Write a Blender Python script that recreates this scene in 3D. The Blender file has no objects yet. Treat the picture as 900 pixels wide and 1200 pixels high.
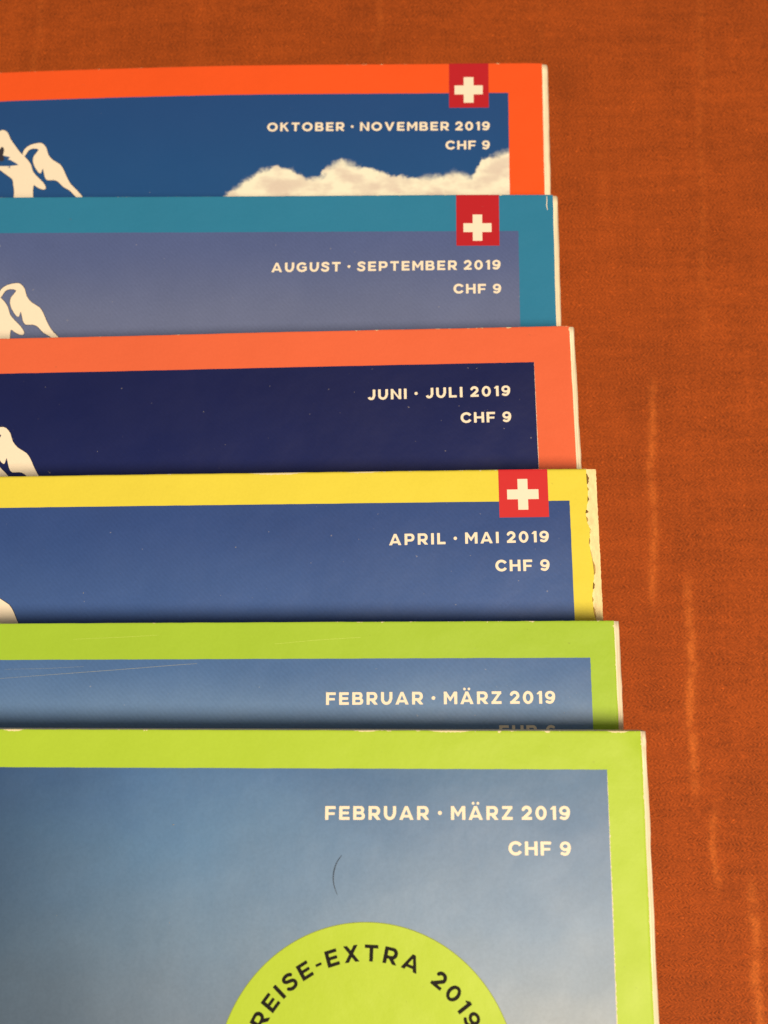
import bpy, math, random
import numpy as np
from mathutils import Matrix

# ------------------------------------------------------------------ camera
S = bpy.context.scene
COL = S.collection
MM = 0.001
cam_data = bpy.data.cameras.new('camera')
cam = bpy.data.objects.new('camera', cam_data)
COL.objects.link(cam)
S.camera = cam
cam_data.sensor_fit = 'VERTICAL'
cam_data.sensor_height = 24.0
cam_data.lens = 22.0
cam_data.clip_start = 0.005
cam_data.clip_end = 20.0
R = Matrix(((0.99971317, 0.00493378, 0.02343593, 0.0),
            (-0.00078784, 0.98479579, -0.17371423, 0.0),
            (-0.02393668, 0.17364594, 0.98451720, 0.18333),
            (0, 0, 0, 1)))
cam.matrix_world = R
cam_data.dof.use_dof = True
cam_data.dof.focus_distance = 0.159
cam_data.dof.aperture_fstop = 12.5

# ------------------------------------------------------------------ light: one warm room lamp, dim warm room around it
world = bpy.data.worlds.new('World')
S.world = world
world.use_nodes = True
bg = world.node_tree.nodes['Background']
bg.inputs['Color'].default_value = (1.0, 0.79, 0.52, 1)
bg.inputs['Strength'].default_value = 0.205

def area_lamp(name, loc, target, size, power, color):
    d = bpy.data.lights.new(name, 'AREA')
    d.shape = 'DISK'; d.size = size; d.energy = power; d.color = color
    o = bpy.data.objects.new(name, d)
    COL.objects.link(o)
    o.location = loc
    from mathutils import Vector
    o.rotation_euler = (Vector(target) - Vector(loc)).to_track_quat('-Z', 'Y').to_euler()
    return o
area_lamp('room_lamp', (0.42, -0.49, 1.43), (0, 0.03, 0), 0.76, 35.0, (1.0, 0.745, 0.46))

S.view_settings.view_transform = 'Standard'
S.view_settings.look = 'None'
S.view_settings.exposure = 0.0
S.view_settings.gamma = 1.0
S.view_settings.use_curve_mapping = False

# ------------------------------------------------------------------ helpers
rnd = random.Random(7)
LIGHT = (1.45, 1.075, 0.67)          # what a perfectly white sheet gets from the lamp

def lin(c):
    c /= 255.0
    return c / 12.92 if c <= 0.04045 else ((c + 0.055) / 1.055) ** 2.4

def alb(r, g, b):
    """ink colour of a print that looks (r,g,b) under the warm lamp"""
    return tuple(min(0.86, max(0.004, lin(v) / l)) for v, l in zip((r, g, b), LIGHT)) + (1.0,)

class NT:
    """tiny node-building helper; coordinates in millimetres of the object's own space"""
    def __init__(self, name):
        self.m = bpy.data.materials.new(name)
        self.m.use_nodes = True
        self.t = self.m.node_tree
        self.p = self.t.nodes['Principled BSDF']
        tc = self.t.nodes.new('ShaderNodeTexCoord')
        v = self.t.nodes.new('ShaderNodeVectorMath'); v.operation = 'SCALE'
        v.inputs['Scale'].default_value = 1000.0
        self.t.links.new(tc.outputs['Object'], v.inputs[0])
        self.co = v.outputs[0]
        sp = self.t.nodes.new('ShaderNodeSeparateXYZ')
        self.t.links.new(self.co, sp.inputs[0])
        self.x, self.y, self.z = sp.outputs
    def put(self, sock, v):
        if hasattr(v, 'is_output'):
            self.t.links.new(v, sock)
        else:
            sock.default_value = v
    def math(self, op, a, b=0.0, c=0.0, clamp=False):
        n = self.t.nodes.new('ShaderNodeMath'); n.operation = op; n.use_clamp = clamp
        self.put(n.inputs[0], a); self.put(n.inputs[1], b); self.put(n.inputs[2], c)
        return n.outputs[0]
    def smooth(self, v, a, b, lo=0.0, hi=1.0):
        n = self.t.nodes.new('ShaderNodeMapRange'); n.interpolation_type = 'SMOOTHSTEP'
        self.put(n.inputs[0], v); self.put(n.inputs[1], a); self.put(n.inputs[2], b)
        n.inputs[3].default_value = lo; n.inputs[4].default_value = hi
        return n.outputs[0]
    def noise(self, scale, detail=3.0, rough=0.5, stretch=(1, 1, 1), off=(0, 0, 0)):
        mp = self.t.nodes.new('ShaderNodeMapping')
        mp.inputs['Scale'].default_value = stretch
        mp.inputs['Location'].default_value = off
        self.t.links.new(self.co, mp.inputs[0])
        n = self.t.nodes.new('ShaderNodeTexNoise')
        n.inputs['Scale'].default_value = scale
        n.inputs['Detail'].default_value = detail
        n.inputs['Roughness'].default_value = rough
        self.t.links.new(mp.outputs[0], n.inputs['Vector'])
        return n.outputs['Fac']
    def ramp(self, fac, stops, interp='LINEAR'):
        n = self.t.nodes.new('ShaderNodeValToRGB'); r = n.color_ramp; r.interpolation = interp
        while len(r.elements) < len(stops): r.elements.new(0.5)
        for e, (p, c) in zip(r.elements, stops):
            e.position = p; e.color = c if len(c) == 4 else tuple(c) + (1,)
        self.put(n.inputs[0], fac)
        return n.outputs[0]
    def mix(self, fac, a, b, mode='MIX'):
        n = self.t.nodes.new('ShaderNodeMix'); n.data_type = 'RGBA'; n.blend_type = mode
        self.put(n.inputs[0], fac); self.put(n.inputs[6], a); self.put(n.inputs[7], b)
        return n.outputs[2]
    def gain(self, col, k):
        """scale a colour by a value socket"""
        n = self.t.nodes.new('ShaderNodeVectorMath'); n.operation = 'SCALE'
        self.put(n.inputs[0], col if hasattr(col, 'is_output') else col[:3]); self.put(n.inputs['Scale'], k)
        return n.outputs[0]
    def bump(self, h, strength, dist):
        n = self.t.nodes.new('ShaderNodeBump')
        n.inputs['Strength'].default_value = strength
        n.inputs['Distance'].default_value = dist * MM
        self.t.links.new(h, n.inputs['Height'])
        self.t.links.new(n.outputs[0], self.p.inputs['Normal'])
    def done(self, col, rough=0.42, spec=0.35):
        self.put(self.p.inputs['Base Color'], col)
        self.put(self.p.inputs['Roughness'], rough)
        self.p.inputs['Specular IOR Level'].default_value = spec
        return self.m

PAPER = (0.80, 0.78, 0.56, 1)
WHITE = (0.80, 0.79, 0.77, 1)

def print_grain(n, col, amt=0.10, s1=2.2, s2=0.12, seed=0.0):
    """ink never lies perfectly even: fine grain and broad mottling"""
    a = n.noise(s1, 2, 0.6, off=(seed, 3, 1)); b = n.noise(s2, 3, 0.55, off=(3, seed, 5))
    k = n.math('ADD', n.math('MULTIPLY_ADD', a, amt, 1 - amt / 2), n.math('MULTIPLY_ADD', b, amt * 0.9, -amt * 0.45))
    return n.gain(col, k)

def mat_border(name, rgb, wear=0.25, seed=0.0, chips=()):
    """coated cover stock, rubbed through to the white paper along its edges"""
    n = NT(name)
    col = print_grain(n, alb(*rgb), 0.09, 2.0, 0.06, seed)
    top = n.math('MULTIPLY', n.y, -1.0)
    rgt = n.math('MULTIPLY', n.x, -1.0)
    nz = n.noise(0.45, 4, 0.65, off=(seed, 1, 0)); nf = n.noise(2.6, 3, 0.6, off=(2, seed, 0))
    lim = n.math('MULTIPLY', n.smooth(n.math('MULTIPLY_ADD', nf, 0.35, nz), 0.72, 1.02), wear * 2.6)
    d = n.math('MINIMUM', top, rgt)
    m = n.smooth(n.math('SUBTRACT', lim, d), -0.02, 0.05)
    for (cx, w, h) in chips:          # places along the top edge where the colour has flaked
        dx = n.math('ABSOLUTE', n.math('SUBTRACT', n.x, cx))
        hh = n.math('MULTIPLY', n.smooth(dx, w, w * 0.25), n.math('MULTIPLY_ADD', nf, h * 1.6, h * 0.2))
        m = n.math('MAXIMUM', m, n.smooth(n.math('SUBTRACT', hh, top), -0.02, 0.05))
    col = n.mix(m, col, PAPER)
    # tiny dents and grime
    g = n.smooth(n.noise(0.9, 2, 0.5, off=(9, seed, 2)), 0.74, 0.80)
    col = n.mix(n.math('MULTIPLY', g, 0.18), col, (0.12, 0.09, 0.05, 1))
    n.bump(n.math('ADD', n.math('MULTIPLY', n.noise(0.05, 2, 0.5), 5.0), n.math('ADD', n.noise(0.22, 2, 0.5), n.math('MULTIPLY', nf, 0.12))), 0.6, 0.16)
    return n.done(col, n.math('MULTIPLY_ADD', n.noise(0.15, 2), 0.2, 0.32), 0.22)

def mat_ink(name, color, rough=0.42, amt=0.05, seed=0.0):
    n = NT(name)
    col = print_grain(n, color, amt, 2.2, 0.1, seed)
    n.bump(n.noise(0.22, 2, 0.5), 0.25, 0.12)
    return n.done(col, rough, 0.22)

def mat_picture(name, top, bottom, y0, y1, seed=0.0, amt=0.18):
    """printed sky: colour runs from top to bottom of the picture, with halftone grain"""
    n = NT(name)
    t = n.smooth(n.math('MULTIPLY_ADD', n.noise(0.05, 3, 0.6, off=(seed, 0, 0)), 6.0, n.math('ADD', n.y, -3.0)), y0, y1)
    col = n.mix(t, alb(*top), alb(*bottom))
    col = print_grain(n, col, amt, 2.0, 0.08, seed)
    tone = n.math('SINE', n.math('MULTIPLY_ADD', n.math('ADD', n.x, n.y), 2 * math.pi / 0.95, n.math('MULTIPLY', n.noise(0.5, 2), 3.0)))
    col = n.gain(col, n.math('MULTIPLY_ADD', tone, 0.02, 1.0))
    sp = n.smooth(n.noise(1.1, 2, 0.5, off=(seed, 8, 2)), 0.745, 0.79)
    col = n.mix(n.math('MULTIPLY', sp, 0.22), col, (0.6, 0.6, 0.6, 1))
    n.bump(n.math('ADD', n.math('MULTIPLY', n.noise(0.05, 2, 0.5), 5.0), n.math('ADD', n.noise(0.22, 2, 0.5), n.math('MULTIPLY', n.noise(2.4, 2), 0.06))), 0.6, 0.16)
    return n.done(col, n.math('MULTIPLY_ADD', n.noise(0.12, 2), 0.2, 0.34), 0.22)

# ------------------------------------------------------------------ mesh helpers (all in millimetres, bent with their magazine)
def obj(name, verts, faces, mats, parent=None, fmat=None, smooth=False):
    me = bpy.data.meshes.new(name)
    me.from_pydata([tuple(c * MM for c in v) for v in verts], [], faces)
    for m in (mats if isinstance(mats, (list, tuple)) else [mats]): me.materials.append(m)
    if fmat is not None: me.polygons.foreach_set('material_index', fmat)
    if smooth: me.polygons.foreach_set('use_smooth', [True] * len(me.polygons))
    me.update()
    o = bpy.data.objects.new(name, me)
    COL.objects.link(o)
    if parent: o.parent = parent
    return o

def steps(a, b, fine, coarse, lim):
    """grid lines from a (edge, fine) down to b; coarse once past lim"""
    out = [a]; v = a
    while v > b + 1e-6:
        d = 0.06 if v > a - 0.37 else 0.25 if v > a - 2 else (0.6 if v > a - 8 else (fine if v > lim else coarse))
        v = max(b, v - d); out.append(v)
    return out

def grid_sheet(xs, ys, ztop, thick, jag=None):
    """closed sheet with grid top; jag(i,j,x,y) may shift rim vertices"""
    V, F, FM = [], [], []
    nx, ny = len(xs), len(ys)
    for side in (0, 1):
        for j, y in enumerate(ys):
            for i, x in enumerate(xs):
                xx, yy = (x, y) if jag is None else jag(i, j, x, y)
                V.append((xx, yy, ztop - side * thick))
    N = nx * ny
    idx = lambda i, j: j * nx + i
    for j in range(ny - 1):
        for i in range(nx - 1):
            q = (idx(i, j), idx(i + 1, j), idx(i + 1, j + 1), idx(i, j + 1))   # xs and ys both descend -> +Z
            F.append(q); FM.append(0)
            F.append(tuple(v + N for v in reversed(q))); FM.append(1)
    rim = [idx(i, 0) for i in range(nx)] + [idx(nx - 1, j) for j in range(1, ny)] + \
          [idx(i, ny - 1) for i in range(nx - 2, -1, -1)] + [idx(0, j) for j in range(ny - 2, 0, -1)]
    for a, b in zip(rim, rim[1:] + rim[:1]):
        F.append((b, a, a + N, b + N)); FM.append(1)
    return V, F, FM

# ---- lettering: bold geometric capitals, each cut from an implicit shape by marching squares
GX, GY = np.meshgrid(np.arange(-0.08, 1.34, 0.03), np.arange(-0.08, 1.40, 0.03))
W, HB = 0.245, 0.215
def gr(x0, y0, x1, y1): return np.minimum(np.minimum(GX - x0, x1 - GX), np.minimum(GY - y0, y1 - GY))
def gp(*pts):                       # convex polygon
    area = sum(pts[i][0] * pts[(i + 1) % len(pts)][1] - pts[(i + 1) % len(pts)][0] * pts[i][1] for i in range(len(pts)))
    if area < 0: pts = pts[::-1]
    f = np.full(GX.shape, 9.0)
    for (ax, ay), (bx, by) in zip(pts, pts[1:] + pts[:1]):
        l = math.hypot(bx - ax, by - ay)
        f = np.minimum(f, ((bx - ax) * (GY - ay) - (by - ay) * (GX - ax)) / l)
    return f
def ge(cx, cy, rx, ry): return (1 - np.sqrt(((GX - cx) / rx) ** 2 + ((GY - cy) / ry) ** 2)) * min(rx, ry)
def ring(cx, cy, rx, ry, w=W): return np.minimum(ge(cx, cy, rx, ry), -ge(cx, cy, rx - w, ry - w * 0.92))
def rb(x0, y0, x1, y1, r):          # rounded box
    qx = np.abs(GX - (x0 + x1) / 2) - (x1 - x0) / 2 + r; qy = np.abs(GY - (y0 + y1) / 2) - (y1 - y0) / 2 + r
    return r - (np.hypot(np.maximum(qx, 0), np.maximum(qy, 0)) + np.minimum(np.maximum(qx, qy), 0))
def stroke(pts, w=W):
    d = np.full(GX.shape, 9.0)
    for (ax, ay), (bx, by) in zip(pts, pts[1:]):
        l2 = (bx - ax) ** 2 + (by - ay) ** 2
        t = np.clip(((GX - ax) * (bx - ax) + (GY - ay) * (by - ay)) / l2, 0, 1)
        d = np.minimum(d, np.hypot(GX - ax - t * (bx - ax), GY - ay - t * (by - ay)))
    return w / 2 - d
def spline(p, n=6):
    out = []
    q = [p[0]] + list(p) + [p[-1]]
    for i in range(1, len(q) - 2):
        for k in range(n):
            t = k / n
            out.append(tuple(0.5 * (2 * q[i][c] + (q[i + 1][c] - q[i - 1][c]) * t + (2 * q[i - 1][c] - 5 * q[i][c] + 4 * q[i + 1][c] - q[i + 2][c]) * t * t
                       + (3 * q[i][c] - q[i - 1][c] - 3 * q[i + 1][c] + q[i + 2][c]) * t ** 3) for c in (0, 1)))
    return out + [p[-1]]
U = lambda *a: np.maximum.reduce(a)
cut = lambda a, *b: np.minimum.reduce([a] + [-x for x in b])
clip = lambda a, *b: np.minimum.reduce([a] + list(b))

def glyph_field(c):
    st = gr(0, 0, W, 1)
    if c in 'AÄ':
        a = cut(gp((0, 0), (0.43, 1), (0.65, 1), (1.08, 0)), gp((0.26, -0.1), (0.26, 0), (0.33, 0.17), (0.75, 0.17), (0.82, 0), (0.82, -0.1)),
                gp((0.38, 0.36), (0.54, 0.74), (0.70, 0.36)))
        if c == 'Ä': a = U(a, ge(0.36, 1.2, 0.105, 0.105), ge(0.72, 1.2, 0.105, 0.105))
        return a, 1.08
    if c == 'B':
        t = cut(rb(-0.5, 0.455, 0.83, 1, 0.26), clip(rb(-0.5, 0.61, 0.60, 0.81, 0.10), gr(W, 0, 2, 2)))
        b = cut(rb(-0.5, 0, 0.89, 0.555, 0.27), clip(rb(-0.5, 0.19, 0.65, 0.40, 0.10), gr(W, -1, 2, 2)))
        return clip(U(t, b), gr(0, -1, 2, 2)), 0.89
    if c == 'C':
        wedge = gp((0.60, 0.5), (1.6, 1.18), (1.6, -0.18))
        return cut(ring(0.54, 0.5, 0.54, 0.515), wedge), 0.97
    if c == 'E': return U(st, gr(0, 0, 0.79, HB), gr(0, 0.40, 0.73, 0.60), gr(0, 1 - HB, 0.78, 1)), 0.79
    if c == 'F': return U(st, gr(0, 0.36, 0.72, 0.545), gr(0, 1 - HB, 0.79, 1)), 0.79
    if c == 'G':
        wedge = gp((0.60, 0.55), (1.6, 1.20), (1.6, 0.3), (0.60, 0.3))
        body = cut(ring(0.55, 0.5, 0.55, 0.515), wedge)
        return U(body, gr(0.56, 0.40, 1.02, 0.565), clip(gr(0.83, 0.12, 1.02, 0.565), ge(0.55, 0.5, 0.62, 0.56))), 1.04
    if c == 'H': return U(st, gr(0.70, 0, 0.70 + W, 1), gr(0, 0.405, 0.9, 0.595)), 0.905
    if c == 'I': return st, W
    if c == 'J':
        return U(gr(0.48, 0.32, 0.48 + W, 1), clip(ring(0.335, 0.33, 0.35, 0.345), gr(-1, -1, 2, 0.33), U(gr(0.2, -1, 2, 2), gp((0.335, 0.33), (-0.1, 0.20), (-0.1, -0.3), (0.335, -0.3))))), 0.685
    if c == 'K': return U(st, gp((0.15, 0.30), (0.15, 0.56), (0.61, 1), (0.88, 1)), gp((0.33, 0.52), (0.49, 0.67), (0.93, 0), (0.67, 0))), 0.93
    if c == 'L': return U(st, gr(0, 0, 0.73, HB)), 0.73
    if c == 'M':
        return U(st, gr(0.84, 0, 0.84 + W, 1), gp((0, 1), (0.215, 1), (0.56, 0.47), (0.53, 0.24), (0.49, 0.24)), gp((1.045, 1), (0.83, 1), (0.485, 0.47), (0.515, 0.24), (0.555, 0.24))), 1.045
    if c == 'N': return U(st, gr(0.73, 0, 0.73 + W, 1), gp((0, 1), (0.19, 1), (0.935, 0), (0.745, 0))), 0.935
    if c == 'O': return ring(0.56, 0.5, 0.56, 0.515), 1.12
    if c in 'PR':
        b = clip(cut(rb(-0.5, 0.30, 0.87, 1, 0.33), clip(rb(-0.5, 0.50, 0.63, 0.79, 0.14), gr(W, -1, 2, 2))), gr(0, -1, 2, 2))
        if c == 'P': return U(st, b), 0.87
        return U(st, b, gp((0.32, 0.34), (0.60, 0.40), (0.91, 0), (0.62, 0))), 0.89
    if c == 'S':
        p = spline([(0.70, 0.80), (0.57, 0.885), (0.40, 0.91), (0.20, 0.86), (0.135, 0.73), (0.22, 0.61), (0.43, 0.53), (0.62, 0.44), (0.68, 0.28), (0.60, 0.14), (0.40, 0.085), (0.22, 0.12), (0.08, 0.22)])
        return stroke(p, 0.225), 0.80
    if c == 'T': return U(gr(0, 1 - HB, 0.86, 1), gr(0.43 - W / 2, 0, 0.43 + W / 2, 1)), 0.86
    if c == 'U': return U(gr(0, 0.42, W, 1), gr(0.68, 0.42, 0.68 + W, 1), clip(ring(0.4425, 0.43, 0.4425, 0.445), gr(-1, -1, 2, 0.44))), 0.885
    if c == 'V': return cut(gp((0, 1), (1.06, 1), (0.63, 0), (0.43, 0)), gp((0.25, 1.05), (0.53, 0.32), (0.81, 1.05))), 1.06
    if c == 'X': return U(gp((0, 0), (0.275, 0), (0.95, 1), (0.68, 1)), gp((0.95, 0), (0.675, 0), (0.0, 1), (0.27, 1))), 0.95
    if c == 'Z': return U(gr(0.03, 1 - HB, 0.80, 1), gr(0, 0, 0.81, HB), gp((0, 0.13), (0.26, 0.13), (0.80, 0.86), (0.545, 0.86))), 0.81
    if c == '0': return ring(0.42, 0.5, 0.42, 0.515, 0.235), 0.84
    if c == '1': return U(gr(0.19, 0, 0.19 + W, 1), gp((0, 0.80), (0.22, 1), (0.39, 1), (0.39, 0.83), (0.05, 0.73))), 0.40
    if c == '2':
        arc = [(0.37 + 0.27 * math.cos(math.radians(a)), 0.655 + 0.258 * math.sin(math.radians(a))) for a in range(158, -31, -10)]
        return clip(U(stroke(arc + [(0.16, 0.13)], 0.235), gr(0, 0, 0.77, 0.21)), gr(0, 0, 1, 2)), 0.76
    if c in '96':
        f = U(ring(0.40, 0.665, 0.40, 0.345, 0.225), stroke(spline([(0.70, 0.66), (0.69, 0.44), (0.58, 0.20), (0.38, 0.095), (0.14, 0.16)]), 0.215))
        return f, 0.80
    if c == '·': return ge(0.15, 0.5, 0.15, 0.15), 0.30
    if c == '-': return gr(0, 0.34, 0.40, 0.51), 0.40

GCACHE = {}
def glyph(c, erode=0.0):
    """(verts, faces, advance width) of a flat glyph, cap height 1"""
    if (c, erode) in GCACHE: return GCACHE[c, erode]
    f, w = glyph_field('9' if c == '6' else c)
    f = f - erode
    ny, nx = f.shape
    vid, V, F = {}, [], []
    def corner(i, j):
        k = (i, j)
        if k not in vid: vid[k] = len(V); V.append((GX[j, i], GY[j, i]))
        return vid[k]
    def edge(i, j, k, l):
        key = ((i, j), (k, l)) if (i, j) < (k, l) else ((k, l), (i, j))
        if key not in vid:
            a, b = f[j, i], f[l, k]; t = a / (a - b)
            vid[key] = len(V); V.append((GX[j, i] + t * (GX[l, k] - GX[j, i]), GY[j, i] + t * (GY[l, k] - GY[j, i])))
        return vid[key]
    for j in range(ny - 1):
        for i in range(nx - 1):
            cs = [(i, j), (i + 1, j), (i + 1, j + 1), (i, j + 1)]
            s = [f[b, a] > 0 for a, b in cs]
            if not any(s): continue
            poly = []
            for q in range(4):
                a, b = cs[q], cs[(q + 1) % 4]
                if s[q]: poly.append(corner(*a))
                if s[q] != s[(q + 1) % 4]: poly.append(edge(*a, *b))
            if len(poly) > 2: F.append(tuple(poly))
    if c == '6': V = [(0.80 - x, 1.0 - y) for x, y in V]
    GCACHE[c, erode] = (V, F, w)
    return GCACHE[c, erode]

def text_line(txt, left, right, base, cap, slope=0.0):
    """lettering between left and right on a baseline"""
    n = len(txt); adv = []
    for c in txt: adv.append(0.14 if c == ' ' else glyph(c)[2])
    tot = sum(adv) * cap
    gap = (right - left - tot) / (n - 1)
    V, F = [], []; x = left
    for c, a in zip(txt, adv):
        if c != ' ':
            gv, gf, _ = glyph(c); o = len(V)
            V += [(x + p * cap, base + q * cap + slope * (x + p * cap - right)) for p, q in gv]
            F += [tuple(o + k for k in fc) for fc in gf]
        x += a * cap + gap
    return V, F

def text_arc(txt, cx, cy, r, a0, a1, cap, erode):
    adv = [0.42 if c == ' ' else glyph(c)[2] for c in txt]
    tot = sum(adv) * cap / r
    gap = ((a0 - a1) - tot) / (len(txt) - 1)
    V, F = [], []; a = a0
    for c, w in zip(txt, adv):
        if c != ' ':
            gv, gf, _ = glyph(c, erode); o = len(V)
            mid = a - w * cap / r / 2
            ca, sa = math.cos(mid - math.pi / 2), math.sin(mid - math.pi / 2)
            for p, q in gv:
                u, v = (p - w / 2) * cap, r + q * cap
                V.append((cx + u * ca - v * sa, cy + u * sa + v * ca))
            F += [tuple(o + k for k in fc) for fc in gf]
        a -= w * cap / r + gap
    return V, F

def poly_fill(pts):
    """triangulated flat outline"""
    from mathutils.geometry import tessellate_polygon
    from mathutils import Vector
    tri = tessellate_polygon([[Vector((x, y, 0)) for x, y in pts]])
    out = []
    for a, b, c in tri:
        ax, ay = pts[a]; bx, by = pts[b]; cx, cy = pts[c]
        out.append((a, b, c) if (bx - ax) * (cy - ay) - (by - ay) * (cx - ax) > 0 else (a, c, b))
    return out

def smooth_closed(pts, n=3):
    out = []; L = len(pts)
    for i in range(L):
        p0, p1, p2, p3 = pts[i - 1], pts[i], pts[(i + 1) % L], pts[(i + 2) % L]
        for k in range(n):
            t = k / n
            out.append(tuple(0.5 * (2 * p1[c] + (p2[c] - p0[c]) * t + (2 * p0[c] - 5 * p1[c] + 4 * p2[c] - p3[c]) * t * t + (3 * p1[c] - p0[c] - 3 * p2[c] + p3[c]) * t ** 3) * 1.0 for c in (0, 1)))
    return out

def grow(pts, d):
    """outline pushed outwards by d"""
    L = len(pts); area = sum(pts[i][0] * pts[(i + 1) % L][1] - pts[(i + 1) % L][0] * pts[i][1] for i in range(L))
    s = 1 if area > 0 else -1; out = []
    for i in range(L):
        ax, ay = pts[i - 1]; bx, by = pts[(i + 1) % L]
        l = math.hypot(bx - ax, by - ay) or 1
        out.append((pts[i][0] + s * d * (by - ay) / l, pts[i][1] - s * d * (bx - ax) / l))
    return out

# ------------------------------------------------------------------ setting: the orange-brown cloth
def cloth_material():
    n = NT('rust_orange_woven_cloth')
    # zigzag twill: short diagonal ribs that change direction row by row
    zig = n.math('PINGPONG', n.math('MULTIPLY_ADD', n.noise(0.10, 2), 5.0, n.y), 1.0)
    jit = n.math('MULTIPLY', n.noise(0.7, 3, 0.65), 1.5)
    ribs = n.math('SINE', n.math('MULTIPLY', n.math('ADD', n.math('ADD', n.x, zig), jit), 2 * math.pi / 0.78))
    dash = n.math('SINE', n.math('MULTIPLY_ADD', n.y, 2 * math.pi / 1.0, n.math('MULTIPLY', n.noise(0.7, 2, 0.6, off=(1, 9, 4)), 9.0)))
    ribs = n.math('MULTIPLY', ribs, n.math('MULTIPLY_ADD', dash, 0.5, 0.5))
    patch = n.smooth(n.noise(0.3, 3, 0.6, (0.7, 1.3, 1), (8, 1, 2)), 0.30, 0.60, 0.35, 1.0)
    fib = n.noise(2.1, 3, 0.65, (0.9, 1.3, 1))
    bars = n.noise(0.28, 4, 0.62, (0.28, 1.8, 1))
    warp = n.noise(0.28, 4, 0.62, (1.6, 0.2, 1), (2, 6, 1))
    wide = n.noise(0.05, 4, 0.6, (1, 1.2, 1))
    k = n.math('MULTIPLY_ADD', n.math('MULTIPLY', ribs, patch), 0.32, 1.0)
    k = n.math('ADD', k, n.math('MULTIPLY_ADD', fib, 1.4, -0.70))
    k = n.math('ADD', k, n.math('MULTIPLY_ADD', bars, 0.50, -0.25))
    k = n.math('ADD', k, n.math('MULTIPLY_ADD', warp, 0.34, -0.17))
    k = n.math('ADD', k, n.math('MULTIPLY_ADD', wide, 0.50, -0.25))
    blot = n.noise(0.11, 4, 0.65, (0.8, 1.5, 1), (6, 2, 8))
    k = n.math('ADD', k, n.math('MULTIPLY_ADD', blot, 0.26, -0.13))
    spark = n.smooth(n.noise(1.5, 2, 0.5, (0.9, 1.3, 1), (5, 5, 5)), 0.66, 0.80)
    k = n.math('MULTIPLY_ADD', spark, 0.9, k)
    col = n.gain((0.280, 0.0565, 0.0082), k)
    # slubs: thick lighter stretches of warp yarn
    slub = None
    wob = n.math('MULTIPLY_ADD', n.noise(0.07, 2, 0.5, (0.1, 1, 1)), 3.4, -1.7)
    rag = n.noise(1.5, 3, 0.6)
    rag2 = n.noise(0.35, 2, 0.6, (1, 1, 1), (4, 4, 4))
    for (x0, y0), (x1, y1), w, s in (((50.0, 62.0), (47.6, 11.0), 1.9, 0.68), ((54.9, 21.5), (53.5, -24), 2.1, 0.95),
                                     ((57.2, -20.0), (56.6, -42), 1.7, 0.7), ((63.0, -34), (63.9, -75), 2.2, 0.85),
                                     ((65.4, 160), (60.5, 60), 1.9, 0.17), ((-5.2, 175), (-5.2, 128), 1.8, 0.22),
                                     ((-81.0, 175), (-80.2, 120), 1.5, 0.18), ((41.5, 118), (42.2, 90), 1.4, 0.12),
                                     ((75.0, 20), (74.5, -30), 1.2, 0.5), ((30, 155), (30.4, 128), 1.4, 0.12)):
        ty = n.math('DIVIDE', n.math('SUBTRACT', n.y, y0), y1 - y0)
        xc = n.math('MULTIPLY_ADD', ty, x1 - x0, x0)
        d = n.math('ABSOLUTE', n.math('SUBTRACT', n.math('ADD', n.x, wob), xc))
        d = n.math('MULTIPLY_ADD', rag, 1.3, n.math('ADD', d, -0.65))
        m = n.math('MULTIPLY_ADD', n.smooth(d, w * 0.62, 0.0), 0.62, n.math('MULTIPLY', n.smooth(d, w * 1.1, 0.0), 0.38))
        e = 4.0 / abs(y1 - y0)
        m = n.math('MULTIPLY', m, n.math('MULTIPLY', n.smooth(ty, 0.0, 2 * e), n.smooth(ty, 1.0, 1 - 2 * e)))
        m = n.math('MULTIPLY', m, n.smooth(rag2, 0.30, 0.62, 0.25, 1.0))
        m = n.math('MULTIPLY', m, s)
        slub = m if slub is None else n.math('MAXIMUM', slub, m)
    col = n.mix(slub, col, n.gain((0.50, 0.128, 0.024), n.math('ADD', n.math('MULTIPLY_ADD', fib, 1.3, 0.35), n.math('MULTIPLY', ribs, 0.14))))
    h = n.math('MULTIPLY', n.math('MULTIPLY', ribs, patch), 0.3)
    h = n.math('ADD', h, n.math('MULTIPLY', fib, 1.1))
    h = n.math('MULTIPLY_ADD', slub, 0.8, h)
    n.bump(h, 0.5, 0.12)
    n.p.inputs['Sheen Weight'].default_value = 0.05
    n.p.inputs['Sheen Roughness'].default_value = 0.5
    n.p.inputs['Sheen Tint'].default_value = (1.0, 0.5, 0.2, 1)
    return n.done(col, 0.75, 0.2)

def build_cloth():
    xs = list(np.arange(-330, 331, 6.0)); ys = list(np.arange(-420, 331, 6.0))
    V = []
    for y in ys:
        for x in xs:
            # gentle unevenness where nothing weighs the cloth down
            free = max(0.0, min(1.0, (x - 42) / 25.0)) if y < 130 else 1.0
            if y >= 130: free = min(1.0, (y - 130) / 25.0) if x < 42 else 1.0
            V.append((x, y, 0.0 - free * (0.25 + 0.25 * math.sin(x * 0.09 + y * 0.045) * math.cos(y * 0.05 - x * 0.02))))
    nx = len(xs); N = len(V)
    F = [(j * nx + i, j * nx + i + 1, (j + 1) * nx + i + 1, (j + 1) * nx + i) for j in range(len(ys) - 1) for i in range(nx - 1)]
    o = obj('tablecloth', V, F, cloth_material(), smooth=True)
    o['kind'] = 'structure'
    o['label'] = 'rust orange woven tablecloth with lighter slub streaks under the magazines'
build_cloth()

# ------------------------------------------------------------------ the magazines
T, MW, MH = 6.0, 210.0, 270.0      # thickness, width, height of each issue

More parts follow.
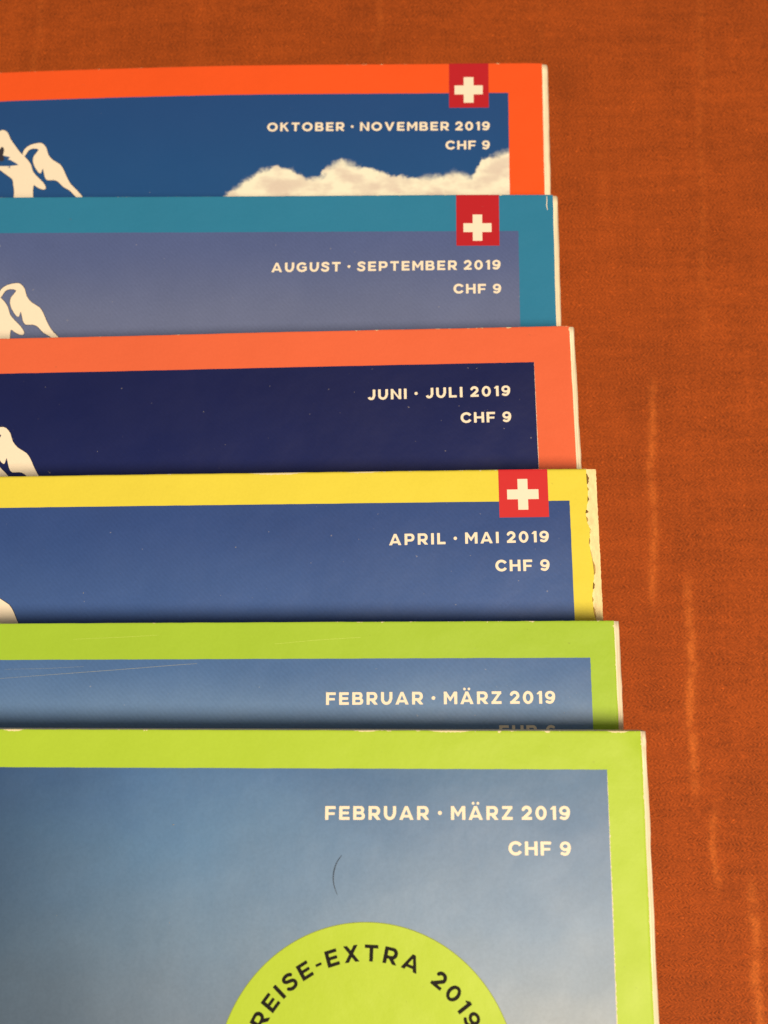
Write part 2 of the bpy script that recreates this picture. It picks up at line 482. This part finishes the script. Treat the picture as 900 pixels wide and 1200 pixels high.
def mat_pages():
    n = NT('cream_page_edges')
    lines = n.noise(1.0, 3, 0.6, (5.0, 0.05, 9.0)); mott = n.noise(0.5, 3, 0.6)
    k = n.math('ADD', n.math('MULTIPLY_ADD', lines, 1.7, 0.16), n.math('MULTIPLY_ADD', mott, 0.2, -0.1))
    n.bump(lines, 0.5, 0.1)
    return n.done(n.gain((0.78, 0.75, 0.66), k), 0.8, 0.1)
M_PAGES = mat_pages()
M_EDGE = mat_ink('cut_paper_edge', (0.80, 0.76, 0.66, 1), 0.7, 0.15)
M_WHITE = mat_ink('white_print', WHITE, 0.42, 0.04)
M_RED = mat_ink('flag_red_print', alb(230, 48, 46), 0.40, 0.05)
M_DEEPRED = mat_ink('deep_flag_red_print', alb(206, 36, 40), 0.40, 0.05)
M_OUTLINE = mat_ink('dark_outline_print', (0.035, 0.035, 0.06, 1), 0.42, 0.05)
M_BLACK = mat_ink('black_print', (0.010, 0.010, 0.012, 1), 0.55, 0.1)
M_BLACK.node_tree.nodes['Principled BSDF'].inputs['Specular IOR Level'].default_value = 0.08
M_CHIP = mat_ink('bare_paper', (0.82, 0.80, 0.74, 1), 0.75, 0.2)

MAIN = [(-118, -19), (-115.2, -16.2), (-114.0, -14.9), (-113.1, -14.85), (-112.26, -15.49), (-111.56, -16.96), (-110.47, -18.44), (-109.38, -19.91), (-108.75, -20.54), (-107.49, -21.8), (-106.62, -23.05), (-106.12, -24.51), (-105.06, -25.75), (-103.81, -27.0), (-103.07, -28.15), (-103.3, -28.65), (-104.08, -28.56), (-105.08, -28.02), (-105.69, -27.61), (-105.79, -28.85), (-105.75, -33.5), (-109.33, -33.5), (-109.81, -29.04), (-110.14, -27.39), (-110.43, -26.15), (-111.46, -25.32), (-112.29, -24.69), (-114, -23.6), (-118, -22.5)]
NOTCH = [(-113.4, -18.6), (-112.75, -19.3), (-112.9, -20.5), (-112.55, -21.6), (-113.3, -22.0), (-114.2, -20.6)]
SECOND = [(-108.65, -20.25), (-108.26, -19.29), (-107.16, -18.45), (-105.45, -18.04), (-104.46, -18.26), (-103.6, -19.31), (-103.11, -20.77), (-102.05, -22.03), (-100.43, -23.07), (-99.57, -24.32), (-98.89, -25.77), (-97.8, -27.63), (-96.56, -28.87), (-94.6, -31.2), (-96.0, -31.0), (-97.89, -29.07), (-99.29, -28.25), (-100.53, -27.01), (-101.53, -26.59), (-102.87, -26.59), (-103.51, -25.76), (-104.04, -23.89), (-104.35, -24.93), (-104.94, -24.72), (-105.81, -23.47), (-106.29, -22.22), (-106.19, -20.97), (-105.25, -19.59), (-106.52, -19.29), (-107.45, -19.71), (-108.03, -20.75), (-108.4, -20.96)]

class Magazine:
    def __init__(self, k, corner, rot, label, border, picture, frame, shear, lip=0.6, wave=0.12, dip=0.0, dog=0.0, torn=None, seed=0):
        self.lip = lip
        self.k, self.shear, self.wave, self.dip, self.dog, self.seed = k, shear, wave, dip, dog, seed
        e = bpy.data.objects.new('magazine', None)
        e.empty_display_size = 0.02
        COL.objects.link(e)
        e.location = (corner[0] * MM, corner[1] * MM, k * T * MM)
        e.rotation_euler = (0, 0, math.radians(rot))
        e['label'] = label; e['category'] = 'magazine'; e['group'] = 'magazines fanned out in a pile'
        self.root = e
        r = random.Random(seed)
        jx = [r.uniform(-1, 1) for _ in range(600)]; jy = [r.uniform(-1, 1) for _ in range(600)]
        xs = steps(0.0, -MW, 2.0, 6.0, -130); ys = steps(0.0, -MH, 2.0, 12.0, -60)
        def jag(i, j, x, y):
            if i == 0:
                if torn: return (np.interp(-y, [-p[1] for p in torn], [p[0] for p in torn]) + 0.07 * jx[j], y)
                return (x + 0.03 * jx[j], y)
            if torn and x > -2.4: return (min(x, np.interp(-y, [-p[1] for p in torn], [p[0] for p in torn]) - 0.12 * i), y)
            if j == 0: return (x, y + 0.025 * jy[i])
            return (x, y)
        if torn:
            xs = [0.0, -0.3, -0.6, -1.0, -2.6] + [v for v in xs if v < -3]
            ys = sorted(set(list(np.round(np.arange(0, -40, -0.33), 3)) + [v for v in ys if v < -40]), reverse=True)
        V, F, FM = grid_sheet(xs, ys, T, 0.28, jag)
        self.cover = self.add('front_cover', V, F, [border, M_EDGE], e, FM)
        # back cover, spine, pages
        V, F, FM = grid_sheet([0.1, -40, -100, -MW + 0.5], [-0.1, -60, -160, -MH + 0.1], 0.28, 0.26)
        self.add('back_cover', V, F, [M_EDGE, M_EDGE], e, FM)
        sp = [(-MW + 0.45, z) for z in (0.02, T - 0.02)]
        prof = [(-MW + 0.4, 0.03), (-MW - 0.1, 0.15), (-MW - 0.3, T * 0.3), (-MW - 0.3, T * 0.7), (-MW - 0.05, T - 0.12), (-MW + 0.02, T - 0.3), (-MW + 0.4, T - 0.3), (-MW + 0.4, 0.3)]
        V = [(x, y, z) for y in (-0.02, -MH + 0.02) for x, z in prof]; L = len(prof)
        F = [(i, (i + 1) % L, (i + 1) % L + L, i + L) for i in range(L)] + [tuple(reversed(range(L))), tuple(range(L, 2 * L))]
        self.add('spine', V, F, [border], e)
        # page block: leaves stepped a little unevenly
        rows = 20
        zs = [T - 0.30 - (T - 0.60) * i / (rows - 1) for i in range(rows)]
        yy = [-0.06] + list(np.arange(-1.5, -60, -1.5)) + [-100, -180, -MH + 0.2]
        V, F = [], []
        off = [r.uniform(-0.06, 0.10) for _ in range(rows)]
        for i, z in enumerate(zs):
            for j, y in enumerate(yy):
                V.append((self.lip * (0.62, 0.84, 0.95, 1.0)[min(i, 3)] + off[i] * 0.6 + 0.05 * r.uniform(-1, 1) + 0.05 * math.sin(j * 0.7 + i), y - 0.02 * r.random() * (j == 0), z))
        m = len(yy)
        xe = [-3.0, -8.0] + list(np.arange(-20, -MW + 4, -10.0)) + [-MW + 0.45]
        q = len(xe); N = len(V)
        for z in zs:
            V += [(x, yy[0], z) for x in xe] + [(x, yy[-1], z) for x in xe]
        for i in range(rows - 1):
            for j in range(m - 1):
                k = i * m + j; F.append((k, k + m, k + m + 1, k + 1))
            f0, g0 = N + 2 * q * i, N + 2 * q * (i + 1)
            F.append((i * m, f0, g0, (i + 1) * m))
            F.append((i * m + m - 1, (i + 1) * m + m - 1, g0 + q, f0 + q))
            for j in range(q - 1):
                F.append((f0 + j, f0 + j + 1, g0 + j + 1, g0 + j))
                F.append((f0 + q + j, g0 + q + j, g0 + q + j + 1, f0 + q + j + 1))
            F.append((f0 + q - 1, f0 + 2 * q - 1, g0 + 2 * q - 1, g0 + q - 1))
        # the top leaf showing beyond the cover's edge, and the closing leaves inside
        M0 = len(V)
        V += [(-2.0, y, zs[0] - 0.03) for y in yy]
        F += [(j, j + 1, M0 + j + 1, M0 + j) for j in range(m - 1)]
        for i in (2, rows - 1):
            f0 = N + 2 * q * i
            for j in range(q - 1):
                F.append((f0 + j, f0 + q + j, f0 + q + j + 1, f0 + j + 1) if i == 2 else (f0 + j, f0 + j + 1, f0 + q + j + 1, f0 + q + j))
            F.append((i * m, i * m + m - 1, f0 + q, f0) if i == 2 else (i * m, f0, f0 + q, i * m + m - 1))
        self.add('page_block', V, F, [M_PAGES], e)
        # the printed picture inside the coloured border
        fx, fy = frame
        xs = steps(fx, -MW + 7, 2.0, 6.0, -130); ys = steps(fy, -MH + 8, 2.0, 12.0, -60)
        V = [(x + (0.02 * r.uniform(-1, 1) if i == 0 else 0), y + (0.02 * r.uniform(-1, 1) if j == 0 else 0), T + 0.012) for j, y in enumerate(ys) for i, x in enumerate(xs)]
        nx = len(xs)
        F = [(j * nx + i, (j) * nx + i + 1, (j + 1) * nx + i + 1, (j + 1) * nx + i) for j in range(len(ys) - 1) for i in range(nx - 1)]
        self.add('cover_picture', V, F, [picture], self.cover)
    def bend(self, x, y, z):
        up = z / T
        edge = math.exp(y / 9.0)                       # only the free strip along the top can warp
        dz = self.wave * edge * math.sin(x * 0.075 + self.seed * 1.7) * math.sin(x * 0.021 + self.seed)
        if x < -45: dz -= min(self.dip * ((-x - 45) / 69.0) ** 2, self.dip * 1.5)
        d = math.hypot(min(x, 0), min(y, 0))
        dz -= self.dog * math.exp(-(d / 2.2) ** 2)
        if x > -0.6: dz -= 0.10 * ((min(x, 0) + 0.6) / 0.6) ** 2
        if y > -0.35: dz -= 0.05 * ((min(y, 0) + 0.35) / 0.35) ** 2
        return (x + self.shear * (T - z), y, z + dz * up)
    def add(self, name, V, F, mats, parent, fm=None, smooth=True):
        V = [self.bend(*v) for v in V]
        return obj(name, V, F, mats, parent, fm, smooth)
    def flat(self, name, VF, mat, lift, parent=None):
        V, F = VF
        return self.add(name, [(x, y, T + lift) for x, y in V], F, [mat], parent or self.cover)
    def rect(self, name, x0, y0, x1, y1, mat, lift, n=6):
        ys = [y1 - d for d in (0, 0.06, 0.12, 0.18, 0.24, 0.30, 0.36)] + [y1 - 0.36 + (y0 - y1 + 0.36) * j / n for j in range(1, n + 1)]
        V = [(x0 + (x1 - x0) * i / n, y) for y in ys for i in range(n + 1)]
        q = n + 1
        F = [(j * q + i, (j + 1) * q + i, (j + 1) * q + i + 1, j * q + i + 1) for j in range(len(ys) - 1) for i in range(n)]
        return self.flat(name, (V, F), mat, lift)
    def flag(self, l, t, r, b, cx, cy, half, arm, red=None):
        self.rect('flag_field', l, b, r, t, red or M_RED, 0.022)
        P = [(-arm, -half), (arm, -half), (arm, -arm), (half, -arm), (half, arm), (arm, arm), (arm, half), (-arm, half), (-arm, arm), (-half, arm), (-half, -arm), (-arm, -arm)]
        V = [(cx + x, cy + y) for x, y in P]
        F = [(0, 1, 2, 11), (11, 2, 5, 8), (2, 3, 4, 5), (10, 11, 8, 9), (8, 5, 6, 7)]
        self.flat('flag_cross', (V, F), M_WHITE, 0.034)
    def mountain(self, dx, dy):
        for nm, pts, mat, lift, g in (('emblem_outline', MAIN, M_OUTLINE, 0.018, 0.10), ('emblem_outline', SECOND, M_OUTLINE, 0.021, 0.10),
                                      ('mountain_emblem', MAIN, M_WHITE, 0.026, 0.0), ('mountain_emblem', SECOND, M_WHITE, 0.029, 0.0), ('emblem_shadow', NOTCH, M_OUTLINE, 0.032, 0.0)):
            p = [(x + dx, y + dy) for x, y in pts]
            if g: p = grow(p, g)
            p = smooth_closed(p, 2)
            self.flat(nm, (p, poly_fill(p)), mat, lift)
    def text(self, name, txt, l, r, base, cap=2.0, slope=0.0):
        self.flat(name, text_line(txt, l, r, base, cap, slope), M_WHITE, 0.038)
    def chip(self, pts, mat=None, lift=0.008, name='worn_patch'):
        self.flat(name, (pts, poly_fill(pts)), mat or M_CHIP, lift)
    def hairline(self, name, pts, w, mat, lift):
        V, F = [], []
        for i, (x, y) in enumerate(pts):
            a = pts[max(0, i - 1)]; b = pts[min(len(pts) - 1, i + 1)]
            l = math.hypot(b[0] - a[0], b[1] - a[1]); nx, ny = -(b[1] - a[1]) / l, (b[0] - a[0]) / l
            ww = w * (0.5 + 0.5 * math.sin(math.pi * (i + 0.3) / len(pts)))
            V += [(x + nx * ww / 2, y + ny * ww / 2), (x - nx * ww / 2, y - ny * ww / 2)]
        F = [(2 * i, 2 * i + 1, 2 * i + 3, 2 * i + 2) for i in range(len(pts) - 1)]
        self.flat(name, (V, F), mat, lift)

# --- picture of the October issue: deep blue sky with a bank of cloud
def mat_cloud_sky():
    n = NT('blue_sky_with_cloud_print')
    prof = [(-65.57, -29.62), (-63.18, -27.92), (-60.79, -25.85), (-58.38, -24.14), (-54.53, -23.2), (-51.33, -24.36), (-48.83, -25.89), (-45.69, -25.33), (-44.32, -23.43), (-41.54, -21.92), (-38.01, -23.08), (-33.08, -24.62), (-27.48, -25.96), (-22.6, -25.6), (-17.72, -24.67), (-14.59, -25.82), (-13.88, -23.93), (-12.82, -22.03), (-10.02, -20.71), (-7.57, -20.15)]
    x0, x1, y0, y1 = -70.0, -5.0, -36.0, -18.0
    st = [(0.0, (0.02,) * 3)] + [((px - x0) / (x1 - x0), ((py - y0) / (y1 - y0),) * 3) for px, py in prof] + [(1.0, (0.9,) * 3)]
    wx = n.math('MULTIPLY_ADD', n.noise(0.35, 3, 0.6), 2.4, n.math('ADD', n.x, -1.2))
    h = n.ramp(n.math('DIVIDE', n.math('SUBTRACT', wx, x0), x1 - x0), st)
    h = n.math('MULTIPLY_ADD', h, y1 - y0, y0)
    puff = n.noise(0.42, 5, 0.62, (1, 1.2, 1))
    h = n.math('ADD', h, n.math('MULTIPLY_ADD', puff, 3.0, -1.45))
    d = n.math('SUBTRACT', h, n.y)                       # depth below the cloud's top
    soft = n.smooth(n.noise(0.25, 2), 0.35, 0.65, 0.25, 0.9)
    mask = n.smooth(d, n.math('MULTIPLY', soft, -1.2), n.math('MULTIPLY', soft, 1.8))
    body = n.noise(0.16, 3, 0.5, (1, 1.6, 1), (7, 2, 0))
    shade = n.math('ADD', n.smooth(body, 0.36, 0.62), n.smooth(d, 4.5, 0.0, 0.0, 0.35), clamp=True)
    ccol = n.mix(shade, alb(230, 200, 166), alb(254, 232, 196))
    sky = n.mix(n.smooth(n.y, -30.0, -6.0), alb(36, 78, 119), alb(36, 72, 114))
    col = print_grain(n, n.mix(mask, sky, ccol), 0.07, 1.6, 0.08)
    n.bump(n.noise(0.22, 2, 0.5), 0.25, 0.12)
    return n.done(col, n.math('MULTIPLY_ADD', n.noise(0.12, 2), 0.2, 0.34), 0.22)

def mat_front_sky():
    """printed dusk sky, blue at the top, a pale glow low on the right; light falloff painted in on the left"""
    n = NT('dusk_sky_print_shaded_left')
    wob = n.math('MULTIPLY_ADD', n.noise(0.035, 3, 0.55, (1, 2.0, 1)), 16.0, -8.0)
    t = n.math('ADD', n.math('MULTIPLY', n.y, -1.0), wob)
    tt = n.math('DIVIDE', t, 60.0)
    right = n.ramp(tt, [(0.08, alb(98, 126, 149)), (0.22, alb(120, 141, 160)), (0.45, alb(148, 163, 174)), (0.68, alb(176, 178, 173)), (1.0, alb(194, 189, 177))])
    mid = n.ramp(tt, [(0.08, alb(80, 112, 146)), (0.25, alb(104, 135, 159)), (0.5, alb(122, 141, 154)), (0.7, alb(126, 138, 146)), (1.0, alb(136, 139, 140))])
    left = n.ramp(tt, [(0.08, alb(56, 82, 114)), (0.25, alb(64, 87, 110)), (0.5, alb(72, 90, 104)), (0.7, alb(78, 89, 97)), (1.0, alb(82, 86, 89))])  # darker left: print tone plus light falloff painted into the ink
    side = n.math('ADD', n.x, n.math('MULTIPLY_ADD', n.noise(0.04, 2, 0.5, off=(3, 3, 3)), 16.0, -8.0))
    col = n.mix(n.smooth(side, -106.0, -66.0), left, mid)
    col = n.mix(n.smooth(side, -70.0, -22.0), col, right)
    col = print_grain(n, col, 0.2, 2.2, 0.10, 4.0)
    n.bump(n.math('ADD', n.math('MULTIPLY', n.noise(0.05, 2, 0.5), 5.0), n.math('ADD', n.noise(0.22, 2, 0.5), n.math('MULTIPLY', n.noise(2.4, 2), 0.06))), 0.6, 0.16)
    return n.done(col, n.math('MULTIPLY_ADD', n.noise(0.12, 2), 0.2, 0.34), 0.22)

# bottom of the pile first (it lies farthest from the lamp)
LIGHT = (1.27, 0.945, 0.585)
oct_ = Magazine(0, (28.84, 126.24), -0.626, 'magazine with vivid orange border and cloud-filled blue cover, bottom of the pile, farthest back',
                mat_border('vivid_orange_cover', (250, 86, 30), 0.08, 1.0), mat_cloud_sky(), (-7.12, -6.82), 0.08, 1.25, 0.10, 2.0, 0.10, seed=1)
oct_.flag(-19.38, 0.0, -11.18, -10.15, -15.33, -6.12, 2.92, 1.02, M_DEEPRED)
oct_.mountain(0.0, 1.25)
oct_.text('date_text', 'OKTOBER · NOVEMBER 2019', -57.08, -11.05, -15.31, 1.95)
oct_.text('price_text', 'CHF 9', -20.13, -11.07, -19.58, 1.95)

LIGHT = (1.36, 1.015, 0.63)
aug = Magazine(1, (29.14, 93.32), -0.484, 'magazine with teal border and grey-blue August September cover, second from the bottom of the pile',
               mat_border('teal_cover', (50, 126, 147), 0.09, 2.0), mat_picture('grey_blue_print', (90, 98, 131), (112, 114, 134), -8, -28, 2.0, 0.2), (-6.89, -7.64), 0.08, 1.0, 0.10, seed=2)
aug.flag(-18.98, 0.0, -10.6, -10.68, -14.85, -6.93, 2.74, 0.92, M_DEEPRED)
aug.mountain(0.39, -0.11)
aug.text('date_text', 'AUGUST · SEPTEMBER 2019', -54.99, -10.49, -15.6, 1.95, 0.010)
aug.text('price_text', 'CHF 9', -19.6, -10.44, -20.52, 1.95)
aug.hairline('crease', [(-1.25, -0.3), (-1.2, -1.2), (-1.3, -2.2), (-1.15, -3.2)], 0.16, M_CHIP, 0.008)

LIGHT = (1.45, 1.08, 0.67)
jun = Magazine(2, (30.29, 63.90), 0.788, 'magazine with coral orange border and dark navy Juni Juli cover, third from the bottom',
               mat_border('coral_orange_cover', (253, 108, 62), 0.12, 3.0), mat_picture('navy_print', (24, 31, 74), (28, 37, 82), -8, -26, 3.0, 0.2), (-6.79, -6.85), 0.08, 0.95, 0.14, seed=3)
jun.mountain(0.61, 0.94)
jun.text('date_text', 'JUNI · JULI 2019', -37.37, -11.37, -13.17, 1.95, 0.010)
jun.text('price_text', 'CHF 9', -20.52, -11.37, -18.1, 1.95)

TORN = [(-1.35, 0.3), (-1.35, -0.1), (-1.38, -0.64), (-1.35, -2.91), (-1.22, -3.98), (-1.41, -5.97), (-1.83, -7.82), (-1.58, -9.53), (-1.18, -10.59), (-1.47, -12.94), (-1.29, -14.51), (-1.04, -15.81), (-0.84, -18.14), (-1.12, -20.2), (-1.34, -22.25), (-1.21, -24.8), (-1.0, -25.82), (-0.5, -45), (0, -90), (0, -271)]
apr = Magazine(3, (32.59, 35.57), 0.435, 'magazine with yellow border torn ragged along its right edge, April Mai cover',
               mat_border('yellow_cover', (254, 219, 66), 0.18, 4.0, ((-55.0, 6.0, 0.35), (-9.5, 1.6, 0.3), (-40.0, 4.0, 0.25))), mat_picture('slate_blue_print', (55, 78, 124), (72, 97, 140), -6, -24, 4.0, 0.2), (-4.51, -5.59), 0.08, 0.28, 0.12, torn=TORN, seed=4)
apr.flag(-16.6, 0.0, -8.12, -8.4, -12.48, -4.39, 2.70, 0.86)
apr.mountain(-0.3, 0.6)
apr.text('date_text', 'APRIL · MAI 2019', -35.61, -8.33, -12.75, 1.95, 0.009)
apr.text('price_text', 'CHF 9', -17.56, -8.39, -17.67, 1.95)

fb = Magazine(4, (33.54, 9.04), 0.151, 'magazine with green border and scratches, half-hidden EUR price, directly beneath the topmost one',
              mat_border('yellow_green_cover', (181, 203, 52), 0.12, 5.0), mat_picture('steel_blue_print', (82, 112, 148), (120, 143, 164), -5, -18, 5.0, 0.2), (-4.07, -5.9), 0.08, 0.92, 0.10, seed=5)
fb.text('date_text', 'FEBRUAR · MÄRZ 2019', -46.55, -9.93, -13.12, 1.98, 0.003)
fb.text('price_text', 'EUR 6', -18.94, -10.05, -18.42, 1.95)

fr = Magazine(5, (35.61, -8.07), -0.144, 'topmost magazine in front, green border, sky cover with round yellow badge',
              mat_border('lime_green_cover', (194, 211, 54), 0.20, 6.0, ((-96.5, 2.0, 0.26), (-42.0, 2.4, 0.2), (-29.0, 4.0, 0.26), (-3.5, 2.0, 0.26))), mat_front_sky(), (-5.4, -5.68), 0.08, 0.86, 0.06, dog=0.35, seed=6)
fr.text('date_text', 'FEBRUAR · MÄRZ 2019', -48.01, -11.2, -13.0, 2.0, 0.005)
fr.text('price_text', 'CHF 9', -20.5, -11.24, -18.12, 2.0)

# round badge
BX, BY, BR = -41.65, -49.6, 21.85
M_BADGE = mat_border('lime_badge', (200, 213, 52), 0.0, 8.0)
M_RIM = mat_ink('badge_rim', alb(150, 150, 50), 0.5, 0.1)
def disc(r0, r1, z, n=160, rings=1):
    V, F = [], []
    for q in range(rings + 1):
        r = r0 + (r1 - r0) * q / rings
        V += [(BX + r * math.cos(2 * math.pi * i / n), BY + r * math.sin(2 * math.pi * i / n)) for i in range(n)]
    for q in range(rings):
        F += [(q * n + i, (q + 1) * n + i, (q + 1) * n + (i + 1) % n, q * n + (i + 1) % n) for i in range(n)]
    return V, F
fr.flat('badge_rim', disc(BR - 0.06, BR + 0.10, 0), M_RIM, 0.020)
fr.flat('badge', disc(0.5, BR, 0, rings=8), M_BADGE, 0.028)
fr.flat('badge_text', text_arc('REISE-EXTRA 2019', BX, BY, 16.45, math.radians(155.5), math.radians(26.0), 2.35, 0.004), M_BLACK, 0.040)

# --- scuffs and scratches
M_SCRATCH = mat_ink('pale_scratch', (0.27, 0.33, 0.40, 1), 0.5, 0.2)
M_GSCR = mat_ink('green_scratch', (0.52, 0.72, 0.18, 1), 0.5, 0.2)
fb.hairline('scratch', [(-100, -8.9), (-90, -8.2), (-80, -7.5), (-70, -6.75), (-67.5, -6.6)], 0.06, M_SCRATCH, 0.03)
fb.hairline('scratch', [(-55, -3.5), (-48, -2.9), (-41, -2.5)], 0.045, M_GSCR, 0.008)
fb.hairline('scratch', [(-88, -2.6), (-80, -2.3), (-74, -2.0)], 0.04, M_GSCR, 0.008)
fb.hairline('scratch', [(-99, -7.4), (-92, -7.3), (-86, -7.0)], 0.03, M_SCRATCH, 0.03)
# pale misprinted line where border and picture of the front issue meet
def seam(mag, fx, y0, y1, w, seed):
    r = random.Random(seed); ys = np.arange(y0, y1, -0.4); V = []
    for y in ys:
        a = max(0.0, w * (0.55 + 0.45 * math.sin(y * 7.3) + r.uniform(-0.4, 0.4))) * min(1.0, (y0 - y) / 12.0 + 0.1)
        V += [(fx - 0.05, y), (fx + 0.02 + a, y)]
    F = [(2 * i, 2 * i + 2, 2 * i + 3, 2 * i + 1) for i in range(len(ys) - 1)]
    mag.flat('misprint_line', (V, F), M_CHIP, 0.006)
seam(fr, -5.4, -6.5, -90, 0.13, 1)
seam(jun, -6.79, -7.0, -40, 0.06, 2)

# --- the torn strip of the yellow issue: bare fibrous layer, curled tatters at its edge, shadows there painted as dark colour
def torn_strip(mag):
    n = NT('torn_paper_fibres')
    a = n.noise(1.2, 4, 0.7, (1.5, 0.5, 1)); b = n.noise(0.6, 3, 0.6, off=(3, 1, 2))
    col = n.gain((0.84, 0.77, 0.50), n.math('ADD', n.math('MULTIPLY_ADD', a, 0.6, 0.66), n.math('MULTIPLY_ADD', b, 0.3, -0.15)))
    n.bump(a, 0.5, 0.15)
    mat = n.done(col, 0.9, 0.1)
    r = random.Random(3)
    ys = list(np.round(np.arange(0, -60, -0.35), 3))
    V, F = [], []
    for y in ys:
        xe = float(np.interp(-y, [-p[1] for p in TORN], [p[0] for p in TORN]))
        for q in range(5):
            x = (xe - 0.5) + (0.30 + 0.05 * r.uniform(-1, 1) - (xe - 0.5)) * q / 4
            V.append((x, y - 0.05, T - 0.17 - 0.02 * q + 0.05 * r.uniform(-1, 1) * (q > 0)))
    for j in range(len(ys) - 1):
        for q in range(4):
            k = j * 5 + q; F.append((k, k + 5, k + 6, k + 1))
    mag.add('torn_edge_paper', V, F, [mat], mag.cover)
    dark = mat_ink('shadow_dark_tatter', (0.20, 0.13, 0.05, 1), 0.8, 0.4)  # dark flakes: the tear's ragged shadows put into their colour
    brown = mat_ink('brown_tatter', (0.46, 0.33, 0.13, 1), 0.8, 0.4)
    pale = mat_ink('pale_tatter', (0.72, 0.62, 0.34, 1), 0.8, 0.3)
    for (y0, y1, wid, m) in ((-0.9, -2.7, 0.40, dark), (-3.4, -3.9, 0.16, brown), (-5.0, -5.8, 0.22, dark), (-7.3, -7.8, 0.46, dark), (-8.5, -9.3, 0.24, brown),
                             (-10.4, -11.4, 0.16, pale), (-12.2, -13.2, 0.18, brown), (-14.2, -16.0, 0.20, pale), (-16.0, -18.4, 0.34, brown),
                             (-19.8, -20.9, 0.30, dark), (-22.3, -23.0, 0.16, brown), (-23.9, -25.7, 0.36, brown)):
        V, F = [], []; L = 9
        for i in range(L):
            y = y0 + (y1 - y0) * i / (L - 1)
            xe = float(np.interp(-y, [-p[1] for p in TORN], [p[0] for p in TORN]))
            w = wid * math.sin(math.pi * (i + 0.5) / L) * r.uniform(0.6, 1.15)
            V += [(xe - 0.06, y, T + 0.01), (xe + w * 0.45, y + r.uniform(-.06, .06), T + 0.32 * r.uniform(0.3, 1)), (xe + w, y + r.uniform(-.08, .08), T - 0.02)]
        for i in range(L - 1):
            for q in (0, 1):
                k = 3 * i + q; F.append((k, k + 3, k + 4, k + 1))
        mag.add('tatter', V, F, [m], mag.cover)
torn_strip(apr)

# ------------------------------------------------------------------ small loose things
def hair():
    pts = spline([(-45.45, -18.3), (-46.15, -19.3), (-46.55, -20.6), (-46.62, -21.9), (-46.4, -23.0), (-46.05, -23.9)], 5)
    V, F = [], []; n = 6; z0 = 6 * T + 0.09
    for i, (x, y) in enumerate(pts):
        r = 0.042 * (0.45 + 0.55 * math.sin(math.pi * (i + 1) / (len(pts) + 1)))
        zz = z0 + 0.25 * math.sin(math.pi * i / (len(pts) - 1)) ** 2
        a = pts[max(0, i - 1)]; b = pts[min(len(pts) - 1, i + 1)]
        l = math.hypot(b[0] - a[0], b[1] - a[1]); nx, ny = -(b[1] - a[1]) / l, (b[0] - a[0]) / l
        for k in range(n):
            c, s = math.cos(2 * math.pi * k / n), math.sin(2 * math.pi * k / n)
            V.append((x + nx * r * c, y + ny * r * c, zz + r * s))
    for i in range(len(pts) - 1):
        for k in range(n):
            F.append((i * n + k, i * n + (k + 1) % n, (i + 1) * n + (k + 1) % n, (i + 1) * n + k))
    F += [tuple(reversed(range(n))), tuple(range(len(V) - n, len(V)))]
    ca, sa = math.cos(math.radians(-0.144)), math.sin(math.radians(-0.144))
    V = [(35.61 + x * ca - y * sa, -8.07 + x * sa + y * ca, z) for x, y, z in V]
    o = obj('hair', V, F, mat_ink('dark_hair', (0.03, 0.025, 0.02, 1), 0.4, 0.1), smooth=True)
    o['label'] = 'short curved dark hair lying on the topmost magazine above the badge'; o['category'] = 'hair'
hair()

def dust():
    """pale specks too small and many to count"""
    r = random.Random(21); V, F = [], []
    cover = [(oct_, -30, 14), (aug, -26, 14), (jun, -26, 4), (apr, -25, 8), (fb, -16, 14), (fr, -40, 18)]
    fixed = {jun: [(-67.5, -15.0, .09), (-17.3, -7.8, .08), (-97, -9.6, .07)], apr: [(-88.0, -20.6, .09), (-62, -13, .1)], fr: [(-71.0, -14.0, .11), (-71, -28.0, .06)], oct_: [(-81, -28.6, .08)]}
    for mg, ylo, cnt in cover:
        mat = mg.root
        ca, sa = math.cos(mat.rotation_euler.z), math.sin(mat.rotation_euler.z)
        pts = [(r.uniform(-110, -3), r.uniform(ylo, -1.5), r.choice((.02, .025, .03, .03, .045))) for _ in range(cnt)] + fixed.get(mg, [])
        for x, y, s in pts:
            bx, by, bz = mg.bend(x, y, T)
            k0 = len(V); m = 5; el = r.uniform(0.6, 1.6)
            ring_ = [(bx + s * math.cos(2 * math.pi * i / m + x) * el, by + s * math.sin(2 * math.pi * i / m + x) / el, bz + 0.042) for i in range(m)] + [(bx, by, bz + 0.042 + s * 0.8)]
            for px, py, pz in ring_:
                V.append((mat.location.x / MM + px * ca - py * sa, mat.location.y / MM + px * sa + py * ca, mat.location.z / MM + pz))
            F += [(k0 + i, k0 + (i + 1) % m, k0 + m) for i in range(m)]
    o = obj('dust', V, F, mat_ink('pale_dust', (0.34, 0.36, 0.40, 1), 0.9, 0.1))
    o['kind'] = 'stuff'; o['label'] = 'scattered pale dust specks on the magazine covers'
dust()
